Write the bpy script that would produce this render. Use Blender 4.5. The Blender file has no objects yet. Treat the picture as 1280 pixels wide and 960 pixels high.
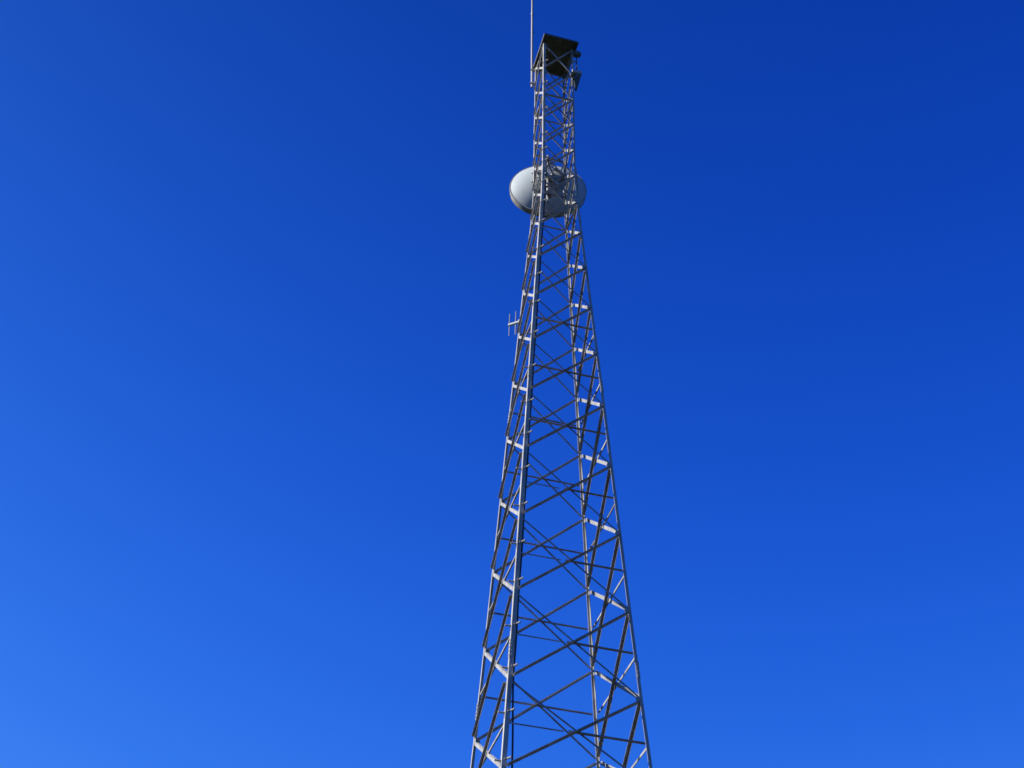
import bpy, bmesh, math, random
from mathutils import Vector, Matrix
random.seed(4)
R = math.radians
sc = bpy.context.scene
C = sc.collection

# ---------------------------------------------------------------- camera
PITCH, ROLL = R(43.197), R(-2.0027)
EYE = 1.6
cam = bpy.data.objects.new('camera', bpy.data.cameras.new('camera'))
C.objects.link(cam)
cam.data.sensor_width = 36.0
cam.data.lens = 1573.04 / 1280 * 36
cam.data.clip_start = 0.1
cam.data.clip_end = 20000
fw = Vector((0, math.cos(PITCH), math.sin(PITCH)))
up = Vector((0, -math.sin(PITCH), math.cos(PITCH)))
rt = Vector((1, 0, 0))
r2 = rt * math.cos(ROLL) - up * math.sin(ROLL)
u2 = rt * math.sin(ROLL) + up * math.cos(ROLL)
M = Matrix((r2, u2, -fw)).transposed().to_4x4()
M.translation = Vector((0, 0, EYE))
cam.matrix_world = M
sc.camera = cam

# ---------------------------------------------------------------- sky and sun
SUN_AZ, SUN_EL = 188.0, 42.0          # azimuth counted from +X, counter-clockwise
wd = bpy.data.worlds.new('World'); sc.world = wd
wd.use_nodes = True
nt = wd.node_tree; nt.nodes.clear()
out = nt.nodes.new('ShaderNodeOutputWorld')
bg = nt.nodes.new('ShaderNodeBackground'); bg.inputs['Strength'].default_value = 0.1 / 2.0
sky = nt.nodes.new('ShaderNodeTexSky'); sky.sky_type = 'NISHITA'
sky.sun_disc = False
sky.sun_elevation = R(SUN_EL)
sky.sun_rotation = R(90.0 - SUN_AZ)
sky.altitude = 1500; sky.air_density = 1.0; sky.dust_density = 0.2; sky.ozone_density = 1.0
# deep, saturated blue of a clear dry day: the film's contrast applied per channel to the sky's own radiance
S = 0.1
sep = nt.nodes.new('ShaderNodeSeparateColor'); com = nt.nodes.new('ShaderNodeCombineColor')
nt.links.new(sky.outputs[0], sep.inputs[0])
tcw = nt.nodes.new('ShaderNodeTexCoord'); sxyz = nt.nodes.new('ShaderNodeSeparateXYZ')
nt.links.new(tcw.outputs['Generated'], sxyz.inputs[0])
for ch, (ga, b_, c1, c2, top) in enumerate(((2.658, 2.104, 1.138, -1.848, 0.08), (1.346, 0.511, 0.597, -1.492, 0.28), (0.549, 0.213, 1.232, -1.832, 0.90))):
    # the air is thicker towards the horizon: radiance falls off with the height of the view direction
    q1 = nt.nodes.new('ShaderNodeMath'); q1.operation = 'MULTIPLY_ADD'; q1.inputs[1].default_value = c2; q1.inputs[2].default_value = c1
    q2 = nt.nodes.new('ShaderNodeMath'); q2.operation = 'MULTIPLY'
    hz = nt.nodes.new('ShaderNodeMath'); hz.operation = 'EXPONENT'
    nt.links.new(sxyz.outputs['Z'], q1.inputs[0]); nt.links.new(q1.outputs[0], q2.inputs[0]); nt.links.new(sxyz.outputs['Z'], q2.inputs[1])
    nt.links.new(q2.outputs[0], hz.inputs[0])
    hm = nt.nodes.new('ShaderNodeMath'); hm.operation = 'MULTIPLY'
    pw = nt.nodes.new('ShaderNodeMath'); pw.operation = 'POWER'; pw.inputs[1].default_value = ga
    ml = nt.nodes.new('ShaderNodeMath'); ml.operation = 'MULTIPLY'; ml.inputs[1].default_value = math.exp(b_) * S ** (ga - 1)
    mn = nt.nodes.new('ShaderNodeMath'); mn.operation = 'MINIMUM'; mn.inputs[1].default_value = top / S
    nt.links.new(sep.outputs[ch], pw.inputs[0]); nt.links.new(pw.outputs[0], ml.inputs[0])
    nt.links.new(ml.outputs[0], hm.inputs[0]); nt.links.new(hz.outputs[0], hm.inputs[1]); nt.links.new(hm.outputs[0], mn.inputs[0]); nt.links.new(mn.outputs[0], com.inputs[ch])
nt.links.new(com.outputs[0], bg.inputs['Color'])
nt.links.new(bg.outputs[0], out.inputs[0])

sl = bpy.data.lights.new('sun', 'SUN'); sl.energy = 5.0; sl.angle = R(0.5); sl.color = (1.0, 0.97, 0.93)
sun = bpy.data.objects.new('sun', sl); C.objects.link(sun)
sd = Vector((math.cos(R(SUN_AZ)) * math.cos(R(SUN_EL)), math.sin(R(SUN_AZ)) * math.cos(R(SUN_EL)), math.sin(R(SUN_EL))))
sun.rotation_euler = sd.to_track_quat('Z', 'Y').to_euler()
sun.location = (-20, 10, 60)
sc.view_settings.view_transform = 'Standard'
sc.view_settings.look = 'None'
sc.view_settings.exposure = 1.0
sc.view_settings.gamma = 1.0
sc.view_settings.use_curve_mapping = False
sc.render.engine = 'CYCLES'
sc.cycles.pixel_filter_type = 'BLACKMAN_HARRIS'
sc.cycles.filter_width = 1.6

# ---------------------------------------------------------------- materials
def mat(name, base, rough=0.5, metal=0.0, var=0.15, scale=3.0, stretch=1.0, second=None, bump=0.0):
    m = bpy.data.materials.new(name); m.use_nodes = True
    n = m.node_tree.nodes; l = m.node_tree.links
    b = n['Principled BSDF']
    b.inputs['Roughness'].default_value = rough
    b.inputs['Metallic'].default_value = metal
    b.inputs['Specular IOR Level'].default_value = 0.2
    tc = n.new('ShaderNodeTexCoord'); mp = n.new('ShaderNodeMapping')
    mp.inputs['Scale'].default_value = (1, 1, stretch)
    nz = n.new('ShaderNodeTexNoise'); nz.inputs['Scale'].default_value = scale
    nz.inputs['Detail'].default_value = 6; nz.inputs['Roughness'].default_value = 0.65
    l.new(tc.outputs['Object'], mp.inputs[0]); l.new(mp.outputs[0], nz.inputs[0])
    rp = n.new('ShaderNodeValToRGB')
    s2 = second or tuple(c * (1 - var) for c in base)
    rp.color_ramp.elements[0].color = (*s2, 1); rp.color_ramp.elements[0].position = 0.36
    rp.color_ramp.elements[1].color = (*[min(1, c * (1 + var)) for c in base], 1); rp.color_ramp.elements[1].position = 0.64
    l.new(nz.outputs[0], rp.inputs[0]); l.new(rp.outputs[0], b.inputs['Base Color'])
    rr = n.new('ShaderNodeMapRange'); rr.inputs[3].default_value = max(0.05, rough - 0.12); rr.inputs[4].default_value = min(1, rough + 0.12)
    l.new(nz.outputs[0], rr.inputs[0]); l.new(rr.outputs[0], b.inputs['Roughness'])
    if bump:
        bp = n.new('ShaderNodeBump'); bp.inputs['Strength'].default_value = bump
        l.new(nz.outputs[0], bp.inputs['Height']); l.new(bp.outputs[0], b.inputs['Normal'])
    return m
STEEL = mat('galvanized_steel', (0.34, 0.33, 0.295), 0.6, 0.0, 0.2, 2.5, 0.4)
BRACE = mat('weathered_galvanized_steel', (0.29, 0.288, 0.275), 0.7, 0.0, 0.10, 3.5, 0.5, second=(0.19, 0.183, 0.17))
BOLT = mat('zinc_bolt', (0.25, 0.25, 0.235), 0.55, 0.0, 0.15, 20)
WHITE = mat('dish_white_paint', (0.37, 0.405, 0.39), 0.45, 0.0, 0.06, 1.6, 0.5)
RIM = mat('dish_rim_metal', (0.34, 0.32, 0.26), 0.5, 0.2, 0.2, 4)
DARK = mat('dark_grating_steel', (0.11, 0.108, 0.088), 0.75, 0.0, 0.3, 4)
GREY = mat('grey_fibreglass', (0.22, 0.22, 0.215), 0.45, 0.0, 0.08, 3)
CABLE = mat('black_cable_jacket', (0.02, 0.022, 0.026), 0.5, 0.0, 0.2, 8)
CONC = mat('footing_concrete', (0.35, 0.34, 0.32), 0.9, 0.0, 0.2, 4, bump=0.3)
EARTH = mat('dark_low_bounce_ground', (0.018, 0.021, 0.013), 0.95, 0.0, 0.3, 0.15, second=(0.008, 0.011, 0.006), bump=0.4)  # unseen ground, coloured near black so little light bounces onto the steel undersides
EARTH.node_tree.nodes['Principled BSDF'].inputs['Specular IOR Level'].default_value = 0.0
LENS = mat('dark_lamp_glass', (0.03, 0.02, 0.02), 0.2, 0.0, 0.1, 5)

# ---------------------------------------------------------------- helpers
def obj(name, bm, m, parent=None, smooth=False):
    bmesh.ops.recalc_face_normals(bm, faces=bm.faces)
    me = bpy.data.meshes.new(name); bm.to_mesh(me); bm.free()
    me.materials.append(m)
    if smooth:
        for p in me.polygons: p.use_smooth = True
        me.set_sharp_from_angle(angle=R(40))
    o = bpy.data.objects.new(name, me); C.objects.link(o)
    if parent is not None: o.parent = parent
    return o
def tag(o, label, cat, group=None):
    o['label'] = label; o['category'] = cat
    if group: o['group'] = group
def thing(name, label, cat, loc, rot=(0, 0, 0)):
    o = bpy.data.objects.new(name, None); C.objects.link(o)
    o.location = loc; o.rotation_euler = rot; o.empty_display_size = 0.3
    tag(o, label, cat); return o
def prism(bm, p0, p1, sect):
    """sweep a list of offset vectors from p0 to p1"""
    a = [bm.verts.new(p0 + s) for s in sect]; b = [bm.verts.new(p1 + s) for s in sect]
    n = len(sect)
    for i in range(n): bm.faces.new((a[i], a[(i + 1) % n], b[(i + 1) % n], b[i]))
    bm.faces.new(a[::-1]); bm.faces.new(b)
def angle(bm, p0, p1, fa, fb, s, t, s2=None):
    """L-section: heel on the line, flanges along fa and fb"""
    p0, p1 = Vector(p0), Vector(p1); s2 = s2 or s
    prism(bm, p0, p1, [Vector((0, 0, 0)), fa * s, fa * s + fb * t, fa * t + fb * t, fa * t + fb * s2, fb * s2])
def tube(bm, p0, p1, r0, r1=None, n=14):
    p0, p1 = Vector(p0), Vector(p1); r1 = r0 if r1 is None else r1
    d = (p1 - p0).normalized(); x = d.orthogonal().normalized(); y = d.cross(x)
    a = []; b = []
    for i in range(n):
        q = x * math.cos(2 * math.pi * i / n) + y * math.sin(2 * math.pi * i / n)
        a.append(bm.verts.new(p0 + q * r0)); b.append(bm.verts.new(p1 + q * r1))
    for i in range(n): bm.faces.new((a[i], a[(i + 1) % n], b[(i + 1) % n], b[i]))
    bm.faces.new(a[::-1]); bm.faces.new(b)
def path_tube(bm, pts, r, n=10):
    pts = [Vector(p) for p in pts]; rings = []
    x = None
    for i, p in enumerate(pts):
        d = (pts[min(i + 1, len(pts) - 1)] - pts[max(i - 1, 0)]).normalized()
        x = d.orthogonal().normalized() if x is None else (x - d * x.dot(d)).normalized()
        y = d.cross(x)
        rings.append([bm.verts.new(p + (x * math.cos(2 * math.pi * k / n) + y * math.sin(2 * math.pi * k / n)) * r) for k in range(n)])
    for a, b in zip(rings, rings[1:]):
        for k in range(n): bm.faces.new((a[k], a[(k + 1) % n], b[(k + 1) % n], b[k]))
    bm.faces.new(rings[0][::-1]); bm.faces.new(rings[-1])
def box(bm, c, sx, sy, sz, ax=None):
    ax = ax or (Vector((1, 0, 0)), Vector((0, 1, 0)), Vector((0, 0, 1)))
    c = Vector(c); v = []
    for k in (-1, 1):
        for j in (-1, 1):
            for i in (-1, 1): v.append(bm.verts.new(c + ax[0] * i * sx / 2 + ax[1] * j * sy / 2 + ax[2] * k * sz / 2))
    for f in ((0, 2, 3, 1), (4, 5, 7, 6), (0, 1, 5, 4), (2, 6, 7, 3), (0, 4, 6, 2), (1, 3, 7, 5)):
        bm.faces.new([v[i] for i in f])
def lathe(bm, prof, n=64, axis='Y'):
    """prof = [(radius, y)], closed loop of rings about +Y"""
    rings = []
    for r, y in prof:
        if r < 1e-5: rings.append([bm.verts.new((0, y, 0))])
        else: rings.append([bm.verts.new((r * math.cos(2 * math.pi * k / n), y, r * math.sin(2 * math.pi * k / n))) for k in range(n)])
    for a, b in zip(rings, rings[1:]):
        for k in range(n):
            k2 = (k + 1) % n
            if len(a) == 1 and len(b) == 1: continue
            if len(a) == 1: bm.faces.new((a[0], b[k], b[k2]))
            elif len(b) == 1: bm.faces.new((a[k], a[k2], b[0]))
            else: bm.faces.new((a[k], a[k2], b[k2], b[k]))

# ---------------------------------------------------------------- ground
bm = bmesh.new()
rs = [0, 4, 10, 25, 60, 150, 400, 1200, 4000, 9000]
prev = None; cn = Vector((1.4, 15, 0)); NS = 48
for r in rs:
    if r == 0: ring = [bm.verts.new(cn)]
    else:
        ring = []
        for k in range(NS):
            a = 2 * math.pi * k / NS
            z = 0.0 if r < 60 else random.uniform(-1, 1) * min(12, r * 0.004)
            ring.append(bm.verts.new(cn + Vector((r * math.cos(a), r * math.sin(a), z))))
    if prev:
        for k in range(NS):
            k2 = (k + 1) % NS
            bm.faces.new((prev[0], ring[k], ring[k2]) if len(prev) == 1 else (prev[k], ring[k], ring[k2], prev[k2]))
    prev = ring
g = obj('ground', bm, EARTH); g['kind'] = 'structure'

# ---------------------------------------------------------------- the lattice tower
D = 29.491
PSI = R(14.0223)
def cx(z): return 1.4082 - 0.0040557 * (z - EYE - 20)
HS = [14.996, 17.443, 20.103, 22.681, 25.217, 27.657, 29.979, 32.191, 34.278, 36.214, 37.995, 39.641, 41.243, 42.926, 44.619, 46.420, 48.247]
WS = [1.889, 1.747, 1.610, 1.483, 1.360, 1.242, 1.126, 1.013, 0.906, 0.801, 0.707, 0.653, 0.650, 0.650, 0.650, 0.650, 0.650]
low = []
z = HS[0]; w = WS[0]
while z > 3.0:
    z -= 2.7; w += 2.7 * 0.056; low.append((z, w))
low.append((0.25, w + (z - 0.25) * 0.056))
low.reverse()
NL = len(low)
LV = low + list(zip(HS, WS))          # level k of the photo is LV[NL + k]
def centre(z): return Vector((cx(z), D, z))
DIR = {c: Vector((math.cos(PSI + R(a)), math.sin(PSI + R(a)), 0)) for c, a in (('N', 225), ('R', 315), ('F', 45), ('L', 135))}
def corner(c, z, w): return centre(z) + DIR[c] * w * math.sqrt(2)
def lev(c, i): return corner(c, *LV[i])
def w_at(z):
    for (z0, w0), (z1, w1) in zip(LV, LV[1:]):
        if z0 <= z <= z1: return w0 + (w1 - w0) * (z - z0) / (z1 - z0)
    return LV[-1][1]
base = centre(0)
tower = thing('radio_tower', 'tall grey steel lattice radio tower tapering to a narrow top, carrying dish and antennas', 'tower', base)
def tobj(name, bm, m, **k):
    bmesh.ops.translate(bm, verts=bm.verts, vec=-base)
    return obj(name, bm, m, tower, **k)
NEXT = {'N': ('R', 'L'), 'R': ('F', 'N'), 'F': ('L', 'R'), 'L': ('N', 'F')}
T = 0.014
for c in 'NRFL':
    bm = bmesh.new()
    a, b = NEXT[c]
    fa = (DIR[a] - DIR[c]).normalized(); fb = (DIR[b] - DIR[c]).normalized()
    rings = []
    pts = list(LV) + [(LV[-1][0] + 0.16, LV[-1][1])]
    for z, w in pts:
        s = {'N': 0.118, 'R': 0.088, 'F': 0.080, 'L': 0.088}[c] * (1.0 if z < 36 else 0.85)
        p = corner(c, z, w)
        rings.append([bm.verts.new(p + q) for q in (Vector((0, 0, 0)), fa * s, fa * s + fb * T, fa * T + fb * T, fa * T + fb * s, fb * s)])
    for r0, r1 in zip(rings, rings[1:]):
        for k in range(6): bm.faces.new((r0[k], r0[(k + 1) % 6], r1[(k + 1) % 6], r1[k]))
    bm.faces.new(rings[0][::-1]); bm.faces.new(rings[-1])
    leg = tobj('leg', bm, STEEL)
    # splice plates where leg lengths are joined
    for k in (-3, 1, 5, 9, 13):
        if NL + k < 1: continue
        z = LV[NL + k][0] + 0.62; w = w_at(z); p = corner(c, z, w)
        p1 = corner(c, z + 0.5, w_at(z + 0.5))
        bm = bmesh.new()
        oa = -fb * 0.010 - fa * 0.010
        angle(bm, p + oa, p1 + oa, fa, fb, 0.11 if c == 'N' else 0.078, 0.008)
        for t in (0.15, 0.38, 0.62, 0.85):
            q = p.lerp(p1, t) + oa
            for fx, fo in ((fa, fb), (fb, fa)):
                tube(bm, q + fx * 0.055 - fo * 0.018, q + fx * 0.055 - fo * 0.001, 0.016, n=6)
        bmesh.ops.translate(bm, verts=bm.verts, vec=-base)
        o = obj('splice_plate', bm, STEEL, leg)
# faces: (left corner, right corner) seen from outside
FACES = {'front': ('N', 'R'), 'right': ('R', 'F'), 'back': ('F', 'L'), 'left': ('L', 'N')}
def face_frame(a, b, i):
    n = (DIR[a] + DIR[b]).normalized()
    pa, pb, qa = lev(a, i), lev(b, i), lev(a, i + 1)
    nn = (pb - pa).cross(qa - pa).normalized()
    if nn.dot(n) < 0: nn = -nn
    return nn
def brace(bm, p0, p1, n, side, out, fdn, s, t=0.009, so=None):
    """angle brace in a face. side: +1 bolted outside the leg flange, -1 inside.
    out: outstanding flange points outward (+1) or inward (-1); fdn: face flange hangs down (+1) or stands up (-1)"""
    d = (p1 - p0).normalized(); e = n.cross(d).normalized()
    if e.z > 0: e = -e
    off = n * (0.003 if side > 0 else -(T + 0.003))
    ff = e * fdn
    # face flange lies against the leg: its thickness grows away from the leg
    o = n * out
    heel = off - ff * s * 0.5
    if side > 0 and out < 0 or side < 0 and out > 0: off2 = n * side * t; heel = heel + off2
    inset = d * 0.06
    if side > 0 and out > 0 and s >= 0.08: inset = d * 0.08
    angle(bm, p0 + heel + inset, p1 + heel - inset, ff, o, s, t, so)
spec = {
 # face: (thick diagonal: from, to (low -> high), side, out, fdn, size), (second diagonal ...)
 'front': (('N', 'R', +1, +1, -1, (0.080, 0.170)), ('R', 'N', -1, -1, +1, 0.048)),
 'back':  (('L', 'F', -1, -1, -1, (0.080, 0.170)), ('F', 'L', +1, +1, +1, 0.055)),
 'left':  (('L', 'N', +1, +1, +1, 0.080), ('N', 'L', -1, -1, +1, 0.090)),
 'right': (('F', 'R', -1, -1, +1, 0.085), ('R', 'F', +1, +1, +1, (0.100, 0.04))),
}
rest = bmesh.new(); count = 0
order = list(range(NL, len(LV) - 1)) + list(range(0, NL))
for i in order:
    z0 = LV[i][0]
    for f, (a, b) in FACES.items():
        n = face_frame(a, b, i)
        for (lo, hi, side, out, fdn, s) in spec[f]:
            s, so = s if isinstance(s, tuple) else (s, s)
            if z0 > 36.5:
                so *= 0.75
                if s < 0.06: s = so = 0.07
            elif z0 > 27: so *= 0.92
            ca, cb = (NEXT[lo][0] if NEXT[lo][0] == hi else NEXT[lo][1]), lo
            fl = (DIR[hi] - DIR[lo]).normalized() * 0.05
            p0 = lev(lo, i) + fl + Vector((0, 0, 0.04)); p1 = lev(hi, i + 1) - fl + Vector((0, 0, -0.04))
            if count < 100 and i >= NL:
                bm = bmesh.new(); brace(bm, p0, p1, n, side, out, fdn, s, so=so); count += 1
                tobj('diagonal_brace', bm, BRACE)
            else: brace(rest, p0, p1, n, side, out, fdn, s, so=so)
o = tobj('diagonal_brace', rest, BRACE); o['kind'] = 'stuff'
# mid-panel horizontals through the crossings
def mid(c, i):
    z = (LV[i][0] + LV[i + 1][0]) / 2
    return corner(c, z, w_at(z))
for i in range(NL - 3, NL + 7):
    k = i - NL
    for f, (a, b) in FACES.items():
        if f == 'back' and k > 5: continue
        n = face_frame(a, b, i)
        pa, pb = mid(a, i), mid(b, i)
        fl = (pb - pa).normalized() * 0.06
        if f == 'front':
            if k >= 4:
                bm = bmesh.new(); brace(bm, pa + fl, pb - fl, n, +1, +1, -1, 0.075); tobj('horizontal_brace', bm, BRACE)
            else:
                m_ = pa.lerp(pb, 0.42)
                bm = bmesh.new(); brace(bm, m_, pb - fl, n, +1, +1, -1, 0.07); tobj('horizontal_brace', bm, BRACE)
                bm = bmesh.new(); brace(bm, pa + fl, m_, n, -1, -1, +1, 0.04, 0.006); tobj('horizontal_brace', bm, BRACE)
        elif f == 'back':
            bm = bmesh.new(); brace(bm, pa + fl, pb - fl, n, -1, -1, -1, 0.06); tobj('horizontal_brace', bm, BRACE)
        elif f == 'right':
            bm = bmesh.new()
            brace(bm, pa + fl, pb - fl, n, +1, +1, +1, 0.06); tobj('horizontal_brace', bm, BRACE)
        else:
            bm = bmesh.new(); brace(bm, pa + fl, pb - fl, n, -1, -1, +1, 0.055); tobj('horizontal_brace', bm, BRACE)
# horizontal rings under the dish, at the waist and below the roof plate
for k in (10, 14, 16):
    i = NL + k
    for f, (a, b) in FACES.items():
        n = face_frame(a, b, min(i, len(LV) - 2))
        pa, pb = lev(a, i), lev(b, i); fl = (pb - pa).normalized() * 0.05
        dz = Vector((0, 0, -0.12 if k == 16 else 0))
        if f == 'front' and k != 14: continue
        bm = bmesh.new(); brace(bm, pa + fl + dz, pb - fl + dz, n, -1, -1, -1, 0.065); tobj('horizontal_brace', bm, BRACE)
# gusset plates at the joints of the legs
for i in range(NL, NL + 9):
    for c in 'NRL':
        a, b = NEXT[c]
        bm = bmesh.new(); p = lev(c, i)
        for x, oth in ((a, b), (b, a)):
            if c == 'N' and x == 'R': continue
            fa = (DIR[x] - DIR[c]).normalized(); no = (DIR[x] + DIR[c]).normalized()
            q = p + fa * 0.10 - no * 0.022
            pr = [q + fa * -0.085 + Vector((0, 0, -0.11)), q + fa * 0.06 + Vector((0, 0, -0.09)), q + fa * 0.09, q + fa * 0.06 + Vector((0, 0, 0.09)), q + fa * -0.085 + Vector((0, 0, 0.11))]
            v0 = [bm.verts.new(t) for t in pr]; v1 = [bm.verts.new(t + no * 0.007) for t in pr]
            m5 = len(pr)
            for j in range(m5): bm.faces.new((v0[j], v0[(j + 1) % m5], v1[(j + 1) % m5], v1[j]))
            bm.faces.new(v0[::-1]); bm.faces.new(v1)
        tobj('gusset_plate', bm, STEEL)
# climbing pegs on the near leg: a clamp with a peg to each side
fa = (DIR['R'] - DIR['N']).normalized(); fb = (DIR['L'] - DIR['N']).normalized()
for z in [2.6, 3.9, 5.2, 6.45, 7.7, 8.95, 10.2, 11.45, 12.7, 13.95, 15.22, 16.5, 17.77, 19.03, 20.44, 21.71, 23.07, 24.46, 25.83, 27.19, 28.74, 30.33, 31.86, 33.34, 34.83, 36.4, 37.6, 38.9, 40.15, 40.91, 41.89, 43.53, 45.35, 46.89]:
    p = corner('N', z, w_at(z)); s = 1.0 if z < 36 else 0.85
    bm = bmesh.new()
    a0 = p + fb * 0.08 * s
    no_l = (DIR['L'] + DIR['N']).normalized(); no_f = (DIR['R'] + DIR['N']).normalized()
    tube(bm, a0 - no_l * 0.03, a0 + no_l * 0.15 * s, 0.024 * s, n=8); tube(bm, a0 + no_l * 0.003, a0 + no_l * 0.03, 0.032 * s, n=6); tube(bm, a0 + no_l * 0.14 * s, a0 + no_l * 0.158 * s, 0.026 * s, n=8)
    tobj('climbing_peg', bm, BOLT)
    bm = bmesh.new()
    b0 = p + fa * 0.085 * s + Vector((0, 0, 0.03))
    d = (no_f * 0.75 + fa * 0.65).normalized()
    tube(bm, b0 - no_f * 0.03, b0 + d * 0.16 * s, 0.025 * s, n=8); tube(bm, b0 + no_f * 0.003, b0 + no_f * 0.03, 0.033 * s, n=6); tube(bm, b0 + d * 0.145 * s, b0 + d * 0.165 * s, 0.028 * s, n=8)
    tobj('climbing_peg', bm, BOLT)
# roof plate over the top
U = Vector((math.cos(PSI), math.sin(PSI), 0)); V = Vector((-math.sin(PSI), math.cos(PSI), 0)); Z = Vector((0, 0, 1))
bm = bmesh.new()
zt = 48.42; c0 = centre(zt)
box(bm, c0 + U * 0.03 + V * (-0.10) + Z * 0.02, 1.50, 1.80, 0.04, (U, V, Z))
for sx, sy, lx, ly in ((-0.70, -0.10, 0.05, 1.80), (0.76, -0.10, 0.05, 1.80), (0.03, -0.975, 1.40, 0.05), (0.03, 0.775, 1.40, 0.05)):
    box(bm, c0 + U * sx + V * sy + Z * -0.032, lx, ly, 0.10, (U, V, Z))
tobj('roof_plate', bm, DARK)
# concrete footings
for c in 'NRFL':
    bm = bmesh.new(); p = corner(c, 0.25, LV[0][1]); box(bm, (p.x - DIR[c].x * 0.08, p.y - DIR[c].y * 0.08, 0.1), 0.9, 0.9, 0.36)
    bmesh.ops.bevel(bm, geom=list(bm.edges), offset=0.02, segments=1, affect='EDGES')
    tobj('footing', bm, CONC)

# ---------------------------------------------------------------- the dish behind the tower
dish_loc = Vector((1.16, D + 1.46, 41.34))
dish = thing('dish_antenna', 'large round white microwave dish mounted on the far side of the tower waist', 'dish antenna', dish_loc, (0, 0, R(1)))
RD = 1.48; DEP = 0.50
bm = bmesh.new()
prof = []
NP = 16
for k in range(NP + 1):
    r = RD * k / NP; prof.append((r, -DEP * (1 - (r / RD) ** 2)))
for k in range(NP, -1, -1):
    r = (RD - 0.012) * k / NP; prof.append((r, -DEP * (1 - (r / RD) ** 2) + 0.015))
lathe(bm, prof, 96)
refl = obj('reflector', bm, WHITE, dish, smooth=True)
bm = bmesh.new()
lathe(bm, [(RD - 0.012, 0.0), (RD + 0.045, 0.0), (RD + 0.05, 0.012), (RD + 0.05, 0.05), (RD + 0.012, 0.052), (RD + 0.012, 0.25), (RD + 0.03, 0.25), (RD + 0.03, 0.27), (RD - 0.01, 0.27), (RD - 0.012, 0.0)], 96)
obj('rim', bm, RIM, dish, smooth=True)
bm = bmesh.new()   # ribs pressed around the back rim
lathe(bm, [(0.52, -0.60), (0.60, -0.60), (0.60, -0.50), (0.52, -0.50), (0.52, -0.60)], 48)
for k in range(8):
    a = math.pi / 8 + k * math.pi / 4; ca, sa = math.cos(a), math.sin(a)
    angle(bm, Vector((ca * 0.56, -0.54, sa * 0.56)), Vector((ca * 0.74, -0.455, sa * 0.74)), Vector((-sa, 0, ca)), Vector((0, -1, 0)), 0.05, 0.008)
obj('back_ring', bm, STEEL, dish)
bm = bmesh.new()
lathe(bm, [(0, -0.80), (0.17, -0.80), (0.20, -0.76), (0.20, -0.62), (0.26, -0.60), (0.26, -0.575), (0, -0.575)], 32)
box(bm, (0.0, -0.66, 0.30), 0.34, 0.26, 0.26)
obj('hub', bm, WHITE, dish, smooth=True)
bm = bmesh.new()
tube(bm, (0, 0.36, 0), (0, 0.62, 0), 0.09, n=20); tube(bm, (0, -0.49, 0), (0, 0.37, 0), 0.025)
for a in (0.5, 2.6, 4.7): tube(bm, (math.cos(a) * 1.4, 0.05, math.sin(a) * 1.4), (0, 0.5, 0), 0.014)
obj('feed', bm, STEEL, dish)
# mounting frame between dish and tower: vertical pipe, cross arms and stays
RZ = Matrix.Rotation(-R(1), 3, 'Z')
U = Vector((math.cos(PSI), math.sin(PSI), 0)); V = Vector((-math.sin(PSI), math.cos(PSI), 0)); Z = Vector((0, 0, 1))
X_, Y_ = Vector((1, 0, 0)), Vector((0, 1, 0))
def loc(v): return RZ @ (v - dish_loc)
bm = bmesh.new()
pz = [loc(corner('L', z, w_at(z)) * 0.5 + corner('F', z, w_at(z)) * 0.5 + V * 0.20) for z in (39.7, 42.6)]
tube(bm, pz[0], pz[1], 0.057)
for z in (40.1, 41.2, 42.3):
    l = loc(corner('L', z, w_at(z))) + Y_ * 0.05; r_ = loc(corner('F', z, w_at(z))) + Y_ * 0.05
    angle(bm, l, r_, -Z, Y_, 0.10, 0.012)
    mp_ = (l + r_) / 2
    box(bm, mp_ + Y_ * 0.16, 0.16, 0.16, 0.10)
mount = obj('mount_frame', bm, BRACE, dish)
for (x, zz, c, z) in ((-0.48, 0.46, 'L', 42.2), (0.48, 0.46, 'F', 42.2), (-0.48, -0.46, 'L', 40.1), (0.48, -0.46, 'F', 40.1), (1.15, -0.55, 'R', 40.2)):
    bm = bmesh.new()
    y0 = -0.55 if abs(x) < 1 else -0.20
    tube(bm, Vector((x, y0, zz)), loc(corner(c, z, w_at(z))) + Y_ * 0.03, 0.028)
    o = obj('stay_rod', bm, STEEL, dish)

# ---------------------------------------------------------------- whip antenna on the far left leg
wb = Vector((0.400, D + 0.50, 46.9)); lean = Vector((-0.0113, 0, 1.0))
whip = thing('whip_antenna', 'long thin pale grey upright pole antenna beside the roof plate, running out of the top', 'antenna', wb)
bm = bmesh.new(); tube(bm, (0, 0, 0), lean * 1.7, 0.045); obj('lower_sleeve', bm, STEEL, whip, smooth=True)
bm = bmesh.new(); tube(bm, lean * 1.7, lean * 5.75, 0.050); obj('radome', bm, GREY, whip, smooth=True)
bm = bmesh.new(); tube(bm, lean * 5.75, lean * 5.83, 0.060); obj('coupling', bm, RIM, whip, smooth=True)
bm = bmesh.new(); tube(bm, lean * 5.83, lean * 9.6, 0.050, 0.032); obj('radome', bm, GREY, whip, smooth=True)
lc = corner('L', 47.2, 0.65) - wb
for z in (0.25, 1.25):
    bm = bmesh.new(); q = Vector((lc.x, lc.y, z))
    box(bm, (q + lean * z * 0 + Vector((0, 0, 0))) * 0.5 + Vector((0, 0, z)) * 0.5, 0.26, 0.10, 0.07); obj('clamp', bm, STEEL, whip)
bm = bmesh.new(); tube(bm, lean * 4.3 + Vector((0.03, 0, 0)), lean * 4.3 + Vector((0.12, 0, 0)), 0.016); obj('stay_lug', bm, CABLE, whip)

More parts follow.
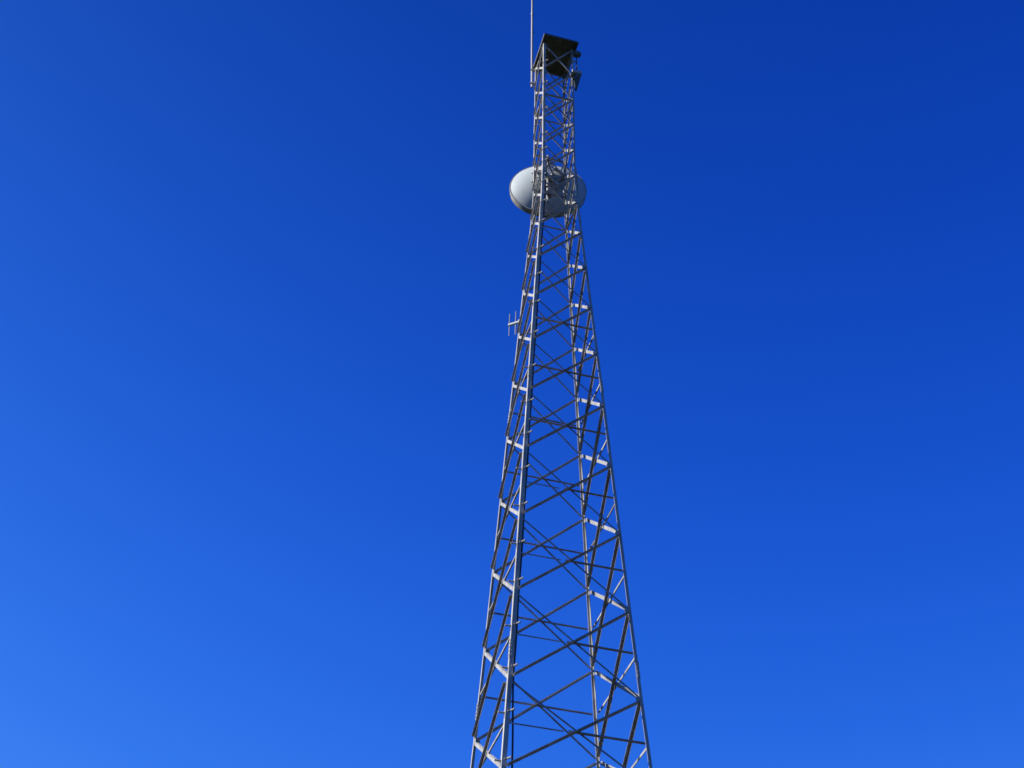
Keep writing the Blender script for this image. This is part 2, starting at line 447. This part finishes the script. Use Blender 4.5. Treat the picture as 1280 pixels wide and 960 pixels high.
# ---------------------------------------------------------------- two-element antenna on the left leg
ya = corner('L', 32.91, w_at(32.91))
yagi = thing('dipole_antenna', 'small light H-shaped antenna of two upright rods on a short boom, left side', 'antenna', ya)
bd = Vector((-0.88, 0.42, 0)).normalized()
bm = bmesh.new(); box(bm, bd * 0.175, 0.48, 0.075, 0.075, (bd, Z.cross(bd), Z)); obj('boom', bm, WHITE, yagi)
for q, ln in ((0.14, 1.16), (0.375, 1.10)):
    bm = bmesh.new(); tube(bm, bd * q + Vector((0, 0, -ln / 2)), bd * q + Vector((0, 0, ln / 2)), 0.018, n=10); obj('element', bm, GREY, yagi)
bm = bmesh.new(); box(bm, bd * -0.04, 0.10, 0.12, 0.14, (bd, Z.cross(bd), Z)); obj('clamp', bm, STEEL, yagi)

# ---------------------------------------------------------------- gear on the near right leg at the top
rc = corner('R', 48.12, 0.65)
lamp = thing('warning_lamp', 'small dark lamp head on a thin rod just right of the roof plate', 'lamp', rc + Vector((0.13, 0, -1.60)))
bm = bmesh.new(); tube(bm, (0, 0, 0), (0.0, 0, 1.35), 0.022); obj('rod', bm, CABLE, lamp)
bm = bmesh.new()
hx = Vector((0.85, 0.3, 0.45)).normalized(); hy = Z.cross(hx).normalized(); hz = hx.cross(hy)
box(bm, Vector((0.02, 0, 1.46)), 0.28, 0.20, 0.24, (hx, hy, hz)); bmesh.ops.bevel(bm, geom=list(bm.edges), offset=0.015, segments=2, affect='EDGES')
obj('lamp_head', bm, DARK, lamp, smooth=True)
bm = bmesh.new(); tube(bm, Vector((0.02, 0, 1.46)) + hx * 0.135, Vector((0.02, 0, 1.46)) + hx * 0.155, 0.10, n=20); obj('lens', bm, LENS, lamp)
bm = bmesh.new(); box(bm, (-0.09, 0, 0.2), 0.24, 0.05, 0.05); box(bm, (-0.09, 0, 0.9), 0.24, 0.05, 0.05); obj('bracket', bm, STEEL, lamp)
bm = bmesh.new(); tube(bm, (0.0, -0.01, 0.40), (0.0, -0.01, 0.62), 0.04, n=12); obj('junction_fitting', bm, WHITE, lamp)

hb = corner('R', 46.12, 0.65) + Vector((0.03, -0.02, 0))
horn = thing('horn_antenna', 'grey boxy horn antenna with dark tapering hood on the right leg below the lamp', 'antenna', hb)
bm = bmesh.new(); box(bm, (0.06, -0.06, 0.22), 0.42, 0.32, 0.20, (U, V, Z)); bmesh.ops.bevel(bm, geom=list(bm.edges), offset=0.015, segments=1, affect='EDGES'); obj('housing', bm, STEEL, horn)
bm = bmesh.new()
t4 = [Vector((0.08, -0.06, 0.115)) + U * a + V * b for a, b in ((-0.10, -0.14), (0.18, -0.14), (0.18, 0.16), (-0.10, 0.16))]
b4 = [Vector((0.02, 0.0, -0.80)) + U * a + V * b for a, b in ((0.0, -0.03), (0.07, -0.03), (0.07, 0.05), (0.0, 0.05))]
v0 = [bm.verts.new(p) for p in t4]; v1 = [bm.verts.new(p) for p in b4]
for j in range(4): bm.faces.new((v0[j], v0[(j + 1) % 4], v1[(j + 1) % 4], v1[j]))
bm.faces.new(v0); bm.faces.new(v1[::-1])
obj('hood', bm, DARK, horn)
bm = bmesh.new(); box(bm, (-0.04, 0.0, 0.0), 0.12, 0.12, 0.10, (U, V, Z)); obj('clamp', bm, STEEL, horn)

# ---------------------------------------------------------------- cable down the near leg
fa = (DIR['R'] - DIR['N']).normalized()
def leg_pt(z, off, dep): return corner('N', z, w_at(z)) + fa * off + V * dep
bm = bmesh.new(); pts = []
z = 0.4
while z < 40.2:
    off = 0.30 if z < 14.5 else 0.15 + 0.15 * max(0, 1 - (z - 14.5) / 3.0)
    pts.append(leg_pt(z, off + 0.006 * math.sin(z * 2.1), 0.06)); z += 0.4
pts += [leg_pt(40.6, 0.25, 0.2), leg_pt(40.9, 0.45, 0.7), Vector((cx(41) + 0.0, D + 0.55, 41.0)), dish_loc + Vector((0, -0.72, 0))]
path_tube(bm, pts, 0.024, 8)
cb = obj('waveguide_cable', bm, CABLE, smooth=True)
tag(cb, 'dark cable running down just inside the pegged near leg from the dish', 'cable')
